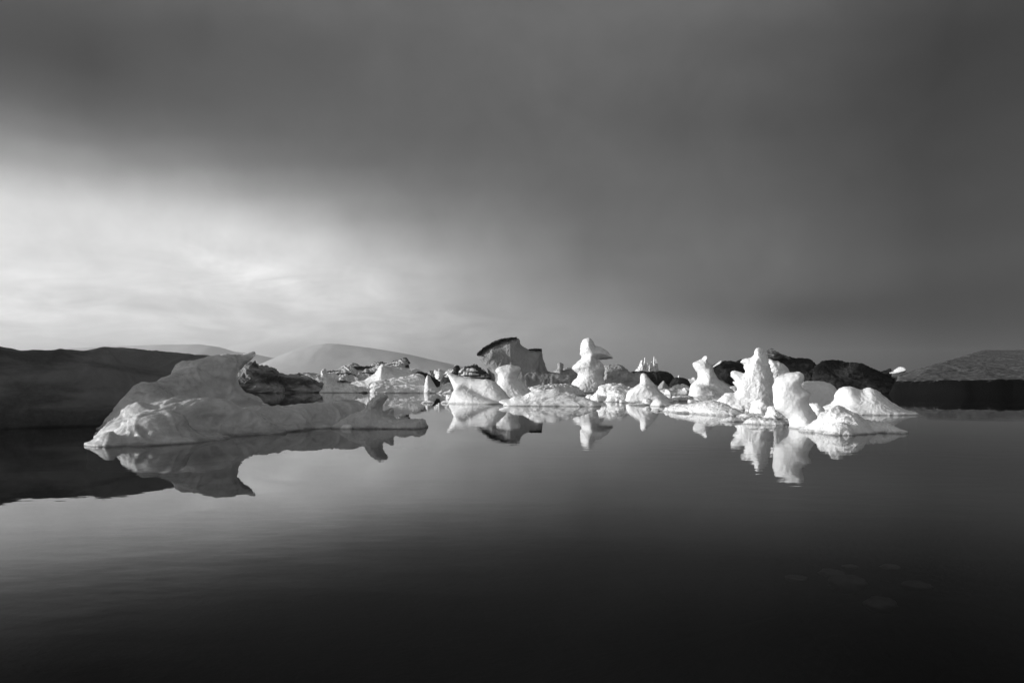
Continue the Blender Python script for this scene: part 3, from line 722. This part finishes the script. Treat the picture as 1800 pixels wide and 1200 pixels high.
# seated figure berg
tag(ice_body('iceberg', [
    Slab([(1213, 697), (1213.5, 686), (1216, 676), (1222, 670), (1227, 666), (1228, 658), (1224, 650), (1219, 642), (1219, 638), (1226, 634.5), (1234, 631), (1238.5, 626), (1242, 626.5), (1242, 633), (1244, 638), (1249, 641), (1252, 646), (1254, 653), (1258, 661), (1264, 668), (1274, 675), (1284, 683), (1290, 690), (1294, 697)],
         67, T=1.25, R=1.05, flare=0.8, fz=1.4),
    Slab([(1212, 698), (1216, 684), (1226, 676), (1238, 678), (1254, 684), (1262, 698)], 65.6, T=0.9, R=0.7)], WHITE, k=1.0, amp=0.10, size=0.9, ridged=0.3, blend=0.35, cup=0.2, crack=0.12),
  'white iceberg like a seated figure with a raised pointed head', 'iceberg', BERGS)

# ------------------------------------------------------------------ dark bergs at right
blk = bpy.data.objects.new('iceberg', None); COL.objects.link(blk); blk.location = (40, 140, 0)
tag(blk, 'blocky black iceberg between the seated-figure berg and the big white tower', 'iceberg', BERGS)
ice_body('black_ice', [Slab([(1250, 684), (1252, 650), (1256, 642), (1264, 638), (1278, 635), (1290, 635.5), (1292, 641), (1294, 641), (1299, 634), (1310, 631), (1330, 630), (1345, 640), (1350, 684)], 140, T=5, R=2.0, flare=0.2)],
         BLACK, k=1.1, amp=0.45, size=2.2, ridged=0.6, parent=blk)
def prism(name, pts, D, T, mat, parent=None, rough=0.15):
    """a small closed shard: outline with rounded faces"""
    P = catmull(pts + [pts[0]], 3)[:-1]
    x = (P[:, 0] - 900) * D / F_PX; z = CAM_H - (P[:, 1] - HOR) * D / F_PX
    c = np.array([x.mean(), z.mean()]); V = []; n = len(P)
    rings = [(0.0, -1.0), (0.6, -0.8), (0.9, -0.35), (1.0, 0.0), (0.9, 0.35), (0.6, 0.8), (0.0, 1.0)]
    for s_, t_ in rings:
        for i in range(n): V.append((c[0] + (x[i] - c[0]) * max(s_, 0.02), D + t_ * T, c[1] + (z[i] - c[1]) * max(s_, 0.02)))
    V = np.array(V); F4 = []
    for r in range(len(rings) - 1):
        for i in range(n):
            j = (i + 1) % n
            F4.append((r * n + i, r * n + j, (r + 1) * n + j, (r + 1) * n + i))
    V += np.c_[perlin(V * 1.9), perlin(V * 1.9 + 5), perlin(V * 1.9 + 9)] * rough
    return link_mesh(name, V, np.array(F4), mat, (float(c[0]), D, 0.0), parent)
prism('white_tip', [(1253, 645), (1258, 641), (1263, 636.5), (1268, 633), (1269, 635), (1266, 639), (1260, 643)], 136, 1.0, FARW, blk)

far('long black ash iceberg with a pale craggy left tip behind the white tower',
    [Slab([(1340, 686), (1342, 632), (1346, 621), (1349, 616), (1356, 613), (1361, 618), (1375, 624), (1388, 627), (1400, 629.5), (1420, 632), (1430, 636.5), (1433, 648), (1437, 686)], 118, 116, T=4.5, R=2.2, flare=0.3)],
    BLACK, amp=0.5, size=2.2, stretch=(2, 1, 0.7))
prism('pale_tip', [(1345, 622), (1349, 616), (1356, 613), (1362, 618), (1376, 625), (1390, 629), (1388, 633), (1370, 631), (1352, 629)], 114.5, 1.4, CRAG, None, 0.5)
bpy.data.objects['pale_tip'].parent = [o for o in SC.objects if o.get('label', '').startswith('long black ash iceberg with')][0]
_p = bpy.data.objects['pale_tip']; _p.location = _p.location - _p.parent.location
far('broad black iceberg with ribbed layers and a curled low right end',
    [Slab([(1424, 690), (1430, 655), (1433, 642), (1440, 636), (1450, 633), (1470, 634.5), (1489, 638.5), (1497, 637), (1515, 638.5), (1524, 645), (1536, 651), (1550, 657), (1566, 664), (1582, 670), (1594, 676), (1600, 683), (1598, 690)], 92, 86, T=4.2, R=2.0, flare=0.3, lean=0.25)],
    BLACK, amp=0.55, size=2.4, stretch=(3, 1, 0.5), tilt=-12)
far('low jagged black ice filling the gap between the two long black bergs',
    [Slab([(1396, 690), (1402, 660), (1412, 652), (1424, 655), (1438, 647), (1450, 652), (1466, 655), (1478, 690)], 106, T=2.5, R=1.0)], BLACK, amp=0.5, size=1.8)
far('small black ice lump left of the white shard on the gravel bank', [Slab([(1540, 676), (1546, 655), (1554, 652), (1560, 649), (1564, 650), (1565, 676)], 115, T=1.2, R=0.7)], BLACK, amp=0.25, size=1.0)
tag(prism('ice_shard', [(1565, 656.5), (1572, 654.5), (1577, 650), (1583, 645.5), (1588, 644.5), (1592, 648), (1590, 653), (1584, 656), (1576, 658.5)], 96, 1.3, FARW, None, 0.3), 'bright white ice shard lying at the left end of the gravel bank', 'ice shard')

# ------------------------------------------------------------------ right foreground group
tag(ice_body('iceberg', [
    # main tower
    Slab([(1284, 717), (1292, 690), (1297, 683), (1289, 673), (1294, 670), (1287, 660), (1288, 653), (1296, 653), (1309, 655), (1311, 651), (1307, 645), (1310, 641), (1302, 637.5), (1304, 634), (1314, 630.5), (1325, 624.5), (1327, 616), (1331, 611.5), (1338, 611.5), (1343, 618), (1348, 630), (1352, 640), (1355, 650), (1359, 664), (1358, 680), (1361, 698), (1364, 717)],
         38.6, 37.6, T=0.75, R=0.65, flare=0.7, fz=1.4),
    # low left skirt
    Slab([(1262, 713), (1263, 706), (1268, 699), (1276, 693), (1284, 691), (1292, 697), (1302, 704), (1322, 713)], 38.6, 37.5, T=0.6, R=0.4, flare=0.2),
    # right wing behind
    Slab([(1340, 716), (1343, 650), (1350, 633), (1362, 634), (1372, 638), (1381, 646), (1388, 656), (1398, 680), (1404, 716)], 40.6, T=0.7, R=0.55, flare=0.6)],
    WHITE, k=1.15, amp=0.115, size=0.62, ridged=0.4, blend=0.2, cup=0.3, crack=0.15, notch=0.045),
  'big white tower iceberg with ragged left edge, tallest in the right group', 'iceberg', BERGS)
tag(ice_body('iceberg', [
    Slab([(1388, 752), (1387, 742), (1384, 735), (1376, 728), (1365, 719), (1361, 706), (1359, 692), (1358, 681), (1361, 671), (1366, 663), (1377, 658), (1390, 655), (1401, 653.5), (1409, 656), (1413, 661), (1412, 670), (1408, 678), (1410, 682), (1420, 687), (1426, 692), (1421, 700), (1420, 708), (1427, 718), (1434, 728), (1440, 740), (1448, 753)],
         23.6, 23.2, T=0.46, R=0.44, flare=0.6, fz=0.7)],
    WHITE, k=1.15, amp=0.05, size=0.42, ridged=0.25, blend=0.12, cup=0.12, crack=0.10, fine=0.004, notch=0.02),
  'smooth white bust-shaped iceberg nearest the camera in the right group', 'iceberg', BERGS)
tag(ice_body('iceberg', [
    Slab([(1412, 756), (1420, 749), (1430, 743), (1444, 733), (1451, 723), (1462, 722.5), (1466, 716), (1474, 712.5), (1480, 718), (1490, 724), (1500, 727), (1507, 732), (1515, 741), (1522, 750), (1528, 760)],
         22.2, 20.6, T=0.5, Tb=0.6, R=0.32, flare=0.3, fz=0.4),
    Slab([(1505, 758), (1512, 739), (1522, 738), (1545, 741), (1562, 744), (1572, 750), (1586, 756), (1594, 760)], 21.6, 20.9, T=0.22, Tb=0.3, R=0.12, flare=0.2, fz=0.3),
    Slab([(1450, 760), (1458, 748), (1475, 742), (1492, 746), (1502, 760)], 20.6, 20.4, T=0.3, R=0.2)],
    ROUGH, k=1.1, amp=0.075, size=0.30, ridged=0.5, blend=0.1, notch=0.035, fine=0.012),
  'rough granular white mound of ice right of the bust-shaped berg', 'iceberg', BERGS)
tag(ice_body('iceberg', [
    Slab([(1438, 727), (1442, 718), (1450, 713), (1460, 709), (1466, 702), (1470, 692), (1476, 685), (1483, 679.5), (1496, 679.5), (1506, 683), (1514, 684.5), (1524, 681.5), (1533, 682.5), (1544, 689), (1556, 699), (1568, 708), (1580, 715), (1594, 721), (1608, 724), (1609, 727)],
         33.5, 32.5, T=0.9, R=0.75, flare=0.5, fz=0.8)],
    WHITE, k=1.15, amp=0.07, size=0.7, ridged=0.3, blend=0.2, cup=0.2, crack=0.15, notch=0.05),
  'white two-humped iceberg tapering to a thin tail on the right', 'iceberg', BERGS)
tag(ice_body('iceberg', [
    Slab([(1398, 716), (1404, 684), (1412, 672.5), (1430, 671), (1446, 671.5), (1458, 675), (1466, 682), (1471, 692), (1470, 704), (1468, 716)], 41.5, T=0.9, R=0.7, flare=0.3)],
    WHITE, k=1.3, amp=0.07, size=0.8, ridged=0.2, blend=0.2),
  'rounded pale grey iceberg between the bust-shaped berg and the two-humped berg', 'iceberg', BERGS)
def near(name, label, slabs, mat=ROUGH, amp=0.06, size=0.35, cat='ice floe', group='low ice floes around the white bergs', k=1.1, **kw):
    return tag(ice_body(name, slabs, mat, k=k, amp=amp, size=size, ridged=0.5, blend=0.1, notch=kw.pop('notch', 0.02), **kw), label, cat, group)
near('ice_floe', 'long white wedge floe sloping down to the right before the white tower',
     [Slab([(1183, 718), (1184, 710.5), (1200, 711), (1214, 709.5), (1228, 707), (1240, 704.5), (1250, 707), (1264, 712), (1280, 719), (1292, 726), (1299, 731)], 36, 31, T=0.55, R=0.3, lean=0.6)], amp=0.08)
near('ice_floe', 'small white floe with a ragged top right of the wedge floe',
     [Slab([(1268, 740), (1274, 736), (1284, 732.5), (1298, 735), (1316, 736.5), (1332, 739), (1336, 741.5)], 27, T=0.25, R=0.15)])
near('ice_floe', 'flat white floe just left of the bust-shaped berg foot',
     [Slab([(1309, 744), (1312, 739), (1322, 733.5), (1336, 734.5), (1350, 735.5), (1366, 739), (1380, 744), (1388, 748)], 25.8, 24.8, T=0.3, R=0.15)])
near('ice_chunk', 'pillar-like rough white chunk below the white tower',
     [Slab([(1321, 731), (1320, 718), (1326, 706), (1336, 701), (1346, 704), (1352, 712), (1350, 722), (1352, 731)], 31, T=0.45, R=0.3)], amp=0.1, size=0.3, cat='ice chunk')
near('ice_chunk', 'speckled rough chunk wedged between the tower and the bust-shaped berg',
     [Slab([(1346, 734), (1349, 724), (1356, 715), (1362, 718), (1368, 722), (1378, 724), (1386, 728), (1390, 735)], 29, T=0.4, R=0.25)], amp=0.16, size=0.3, cat='ice chunk')
near('ice_floe', 'flat speckled scrap of ice under the tower and pillar chunk',
     [Slab([(1298, 733), (1306, 728), (1330, 727), (1352, 729), (1366, 733)], 30, T=0.4, R=0.12)])
near('ice_floe', 'thin white floe just left of the wedge floe tip',
     [Slab([(1146, 722), (1150, 718.5), (1164, 718), (1178, 719.5), (1190, 722)], 36.5, T=0.5, R=0.12)])
near('ice_chunk', 'round white knob of ice between the tooth berg and the wedge floe',
     [Slab([(1145, 714), (1148, 706), (1153, 701.5), (1160, 701.5), (1168, 704), (1178, 708), (1186, 714)], 43, T=0.6, R=0.35)], mat=WHITE, cat='ice chunk')
near('ice_chunk', 'small ragged white scrap left of the round white knob',
     [Slab([(1128, 714), (1131, 702), (1138, 700), (1146, 704), (1148, 714)], 45, T=0.4, R=0.25)], cat='ice chunk', amp=0.08)
near('ice_chunk', 'white cocked chunk with a peaked right end left of the seated-figure berg',
     [Slab([(1168, 694), (1170, 685), (1174, 684), (1180, 687), (1194, 687), (1200, 685), (1203, 681.5), (1208, 687), (1213, 694)], 75, T=0.9, R=0.5)], mat=FARW, cat='ice chunk')
near('ice_floe', 'low grey rounded floe before the seated-figure berg',
     [Slab([(1216, 705), (1222, 699), (1238, 695.5), (1256, 696), (1272, 699), (1284, 705)], 53, T=0.9, R=0.35)], mat=SHADE)
near('ice_floe', 'low pale floe between the tooth berg and the seated-figure berg',
     [Slab([(1184, 705), (1194, 698), (1208, 695), (1220, 699), (1228, 705)], 54, T=0.8, R=0.35)], mat=SHADE)
near('ice_chunk', 'tiny bright crumb beside the low pale floe near the tooth berg',
     [Slab([(1180, 704), (1183, 699), (1188, 698.5), (1193, 704)], 53.5, T=0.3, R=0.15)], mat=WHITE, cat='ice chunk')
near('ice_chunk', 'white saddle-shaped lump joined low between the bust berg and two-humped berg',
     [Slab([(1418, 735), (1424, 712), (1432, 708), (1442, 714), (1450, 722), (1458, 735)], 29, T=0.4, R=0.3)], mat=WHITE, cat='ice chunk')
near('ice_chunk', 'blocky white lump at the left foot of the fin berg',
     [Slab([(784, 702), (785, 694), (792, 692.5), (799, 694), (800, 702)], 58, T=0.5, R=0.3)], mat=WHITE, cat='ice chunk')
near('ice_chunk', 'flat white crumb touching the fin berg waterline at left',
     [Slab([(776, 709), (778, 705), (786, 704.5), (796, 706), (798, 709)], 48.5, T=0.3, R=0.1)], mat=WHITE, cat='ice chunk')
near('ice_chunk', 'lone flat white crumb on open water left of the fin berg',
     [Slab([(741, 708.5), (744, 705), (752, 704), (760, 705), (763, 708.5)], 48.5, T=0.3, R=0.1)], mat=WHITE, cat='ice chunk')
near('ice_chunk', 'white block floating between the low floe and the jumbled white berg',
     [Slab([(1029, 701), (1031, 695), (1040, 693), (1048, 697), (1050, 701)], 59, T=0.5, R=0.25)], mat=WHITE, cat='ice chunk')

# small distant pieces, each its own body: column, waterline row, width, height, material, label
rnd = random.Random(11)
SMALL = [
    (1178, 678, 16, 27, FARW, 'thin white needle of ice just right of the castle-like berg'),
    (1193, 679, 20, 24, FARW, 'small pointed white ice bit right of the thin needle'),
    (1214, 680, 30, 20, FARW, 'low pale ice strip touching the seated-figure berg from behind'),
    (1172, 684, 34, 17, GREY, 'grey tilted slab in the distance below the thin needle'),
    (1200, 686, 40, 13, FARW, 'broken white floe behind the cocked chunk'),
    (1150, 680, 26, 20, GREY, 'grey lump behind the tooth berg tip'),
    (1098, 682, 40, 18, GREY, 'dull grey ice block left of the tooth berg tip'),
    (1078, 684, 30, 22, GREY, 'dull grey ice block touching the bird berg from the right'),
    (1230, 690, 40, 10, GREY, 'flat grey floe behind the seated-figure berg base'),
    (1275, 690, 34, 26, GREY, 'dirty grey slab leaning behind the seated-figure berg'),
    (1296, 694, 30, 22, SHADE, 'smooth grey slab between the seated-figure berg and the tower'),
    (1190, 692, 60, 10, SHADE, 'flat grey sheet beyond the cocked chunk'),
    (1015, 684, 24, 18, GREY, 'grey block tucked left of the bird berg'),
    (950, 690, 60, 10, SHADE, 'thin grey sheet between the anvil berg and the granular ledge'),
    (830, 684, 50, 14, FARW, 'low white brash behind the fin berg'),
    (870, 686, 24, 20, FARW, 'small white lump at the mushroom berg stem'),
    (640, 690, 30, 5, FARW, 'thin white rim of ice left of the rolled ice sheet'),
    (792, 692, 30, 8, FARW, 'thin white brash at the waterline behind the fin berg tip'),
    (1240, 716, 40, 5, ROUGH, 'thin scrap of ice behind the wedge floe'),
    (1100, 700, 26, 9, ROUGH, 'rough white bit between the jumbled berg and the tooth berg'),
    (1120, 712, 30, 5, ROUGH, 'thin ice scrap in front of the tooth berg'),
    (1205, 726, 44, 4, ROUGH, 'thin sheet of slush under the wedge floe'),
    (1400, 700, 30, 18, SHADE, 'grey lump behind the shoulder of the bust-shaped berg'),
    (1455, 716, 30, 14, ROUGH, 'crumbly ice bit at the left foot of the two-humped berg'),
]
for (px, wl, wd, ht, mat, label) in SMALL:
    D = wl_dist(wl); x0 = px - wd / 2
    n = max(4, int(wd / 5)); pts = [(x0, wl)]
    pk = rnd.uniform(0.25, 0.75)
    needle = 'needle' in label or 'pointed' in label
    for i in range(n + 1):
        t = i / n
        e = (1 - abs(t - pk) / max(pk, 1 - pk)) ** (2.5 if needle else 0.55)
        pts.append((x0 + wd * (0.04 + 0.92 * t), wl - ht * max(0.18, e) * (1 if needle else rnd.uniform(0.75, 1.0))))
    pts.append((x0 + wd, wl))
    s_ = D / F_PX
    tag(ice_body('ice_chunk', [Slab(pts, D, T=max(0.25, wd * s_ * 0.28), R=max(0.1, min(ht, wd) * s_ * 0.4), flare=0.2)], mat, k=1.0,
                 amp=0.07 * ht * s_, size=max(0.25, 0.35 * ht * s_), ridged=0.5, blend=0.1), label, 'ice chunk', 'small ice pieces drifting among the bergs')

BRASH = [
    (560, 745, 686, 690.5, 10, (12, 30), (4, 9), [GREY, CRAG, FARW], 'low broken ice lump in the rubble line left of the fin berg'),
    (750, 800, 686, 692, 5, (9, 18), (5, 12), [FARW, GREY, FARW], 'small ice block in the jumble behind the fin berg tip'),
    (760, 860, 679, 684, 8, (8, 22), (12, 26), [FARW, CRAG, STRIPEV, GREY], 'broken block standing in the jumble left of the mushroom berg'),
    (930, 1010, 680, 690, 8, (10, 26), (5, 12), [FARW, GREY], 'small ice lump between the mushroom berg and the bird berg'),
    (1060, 1130, 677, 690, 12, (10, 30), (6, 16), [GREY, FARW, GREY], 'greyish ice piece in the distant pack right of the bird berg'),
    (1080, 1215, 676, 680, 12, (14, 34), (10, 20), [GREY, FARW, GREY], 'dull ice piece in the farthest pack below the castle-like berg'),
    (1150, 1250, 676, 692, 22, (10, 34), (4, 12), [FARW, GREY, FARW], 'pale ice piece in the distant pack left of the seated-figure berg'),
    (1060, 1180, 703, 712, 6, (14, 36), (4, 8), [ROUGH, WHITE], 'low white ice scrap along the foot of the tooth berg'),
    (1170, 1300, 700, 722, 9, (16, 44), (4, 9), [ROUGH, WHITE], 'low white ice scrap drifting around the wedge floe'),
    (1290, 1400, 712, 738, 9, (12, 30), (5, 11), [ROUGH, WHITE], 'rough ice scrap at the foot of the tower berg'),
    (1440, 1500, 716, 730, 3, (12, 24), (4, 8), [ROUGH], 'ice crumb between the granular mound and the two-humped berg'),
]
for (x0_, x1_, w0_, w1_, cnt, wr, hr, mats, label) in BRASH:
    for q_ in range(cnt):
        wl = rnd.uniform(w0_, w1_); wd = rnd.uniform(*wr); ht = rnd.uniform(*hr); px = x0_ + (x1_ - x0_) * (q_ + rnd.uniform(0.1, 0.9)) / cnt
        D = wl_dist(wl); xa = px - wd / 2; n = max(4, int(wd / 4)); pk = rnd.uniform(0.15, 0.85); ex = rnd.uniform(0.5, 1.4)
        pts = [(xa, wl)] + [(xa + wd * (0.03 + 0.94 * i / n), wl - ht * max(0.22, (1 - abs(i / n - pk) / max(pk, 1 - pk)) ** ex) * rnd.uniform(0.65, 1.0)) for i in range(n + 1)] + [(xa + wd, wl)]
        s_ = D / F_PX
        tag(ice_body('ice_chunk', [Slab(pts, D, T=max(0.2, wd * s_ * 0.28), R=max(0.08, min(ht, wd) * s_ * 0.35), flare=0.2, sm=1)], mats[q_ % len(mats)], k=1.0,
                     amp=0.07 * ht * s_, size=max(0.2, 0.35 * ht * s_), ridged=0.5, blend=0.1), label, 'ice chunk', 'small ice pieces drifting among the bergs')

# ------------------------------------------------------------------ stones under the shallow water, lower right
STONE = plain('wet_stone', 0.22, rough=0.5, scale=3.0)
def stone(px, py, wd, label, depth=0.55, squash=0.45, seed=0):
    D = F_PX * (CAM_H + depth) / (py - HOR); x = (px - 900) * D / F_PX; r = wd * D / F_PX / 2
    n, m = 28, 18; V = []
    for i in range(m + 1):
        ph = math.pi * i / m
        for j in range(n):
            th = 2 * math.pi * j / n
            V.append((math.sin(ph) * math.cos(th), math.sin(ph) * math.sin(th) * 0.8, math.cos(ph)))
    V = np.array(V); V *= (1 + 0.5 * fbm(V * 1.3 + seed * 7.7, 3))[:, None]
    V = V * np.array([r, r, r * squash]) + np.array([x, D, -depth - 0.02])
    F4 = [(i * n + j, (i + 1) * n + j, (i + 1) * n + (j + 1) % n, i * n + (j + 1) % n) for i in range(m) for j in range(n)]
    tag(link_mesh('stone', V, np.array(F4), STONE, (x, D, -depth)), label, 'stone', 'stones on the shallow lake bed')
stone(1490, 1022, 66, 'largest oval pale stone seen dimly under the water at lower right', seed=1)
stone(1548, 1058, 56, 'dim rounded stone under the water, nearest of the sunken stones', seed=2)
stone(1462, 1003, 44, 'dim flat sunken stone left behind the largest oval stone', seed=3, squash=0.3)
stone(1565, 992, 34, 'thin pale sunken stone farthest to the right of the group', seed=4, squash=0.2)
stone(1495, 992, 28, 'narrow sunken stone directly behind the largest oval stone', seed=5, squash=0.2)
stone(1610, 1025, 50, 'dim sunken stone right of the largest oval stone', seed=6, squash=0.3)
stone(1400, 1012, 40, 'faint flat sunken stone at the left end of the group', seed=7, squash=0.2)

# ------------------------------------------------------------------ the air between here and the mountains
HZ = bpy.data.materials.new('thin_haze'); HZ.use_nodes = True
k = NT(HZ.node_tree)
pv = k.node('ShaderNodeVolumePrincipled'); pv.inputs['Color'].default_value = (0.97, 0.97, 0.97, 1)
pv.inputs['Density'].default_value = 3.9e-4; pv.inputs['Anisotropy'].default_value = 0.6
out = k.node('ShaderNodeOutputMaterial'); k.l.new(pv.outputs[0], out.inputs['Volume'])
hx, hy0, hy1, hz0, hz1 = 3600, -1600, 3600, -4.5, 150
V = np.array([(x, y, z) for x in (-hx, hx) for y in (hy0, hy1) for z in (hz0, hz1)], float)
Q = np.array([(0, 1, 3, 2), (4, 6, 7, 5), (0, 4, 5, 1), (2, 3, 7, 6), (0, 2, 6, 4), (1, 5, 7, 3)])
haze = link_mesh('haze', V, Q, HZ, (0, 0, 0)); haze['kind'] = 'stuff'
for p in haze.data.polygons: p.use_smooth = False
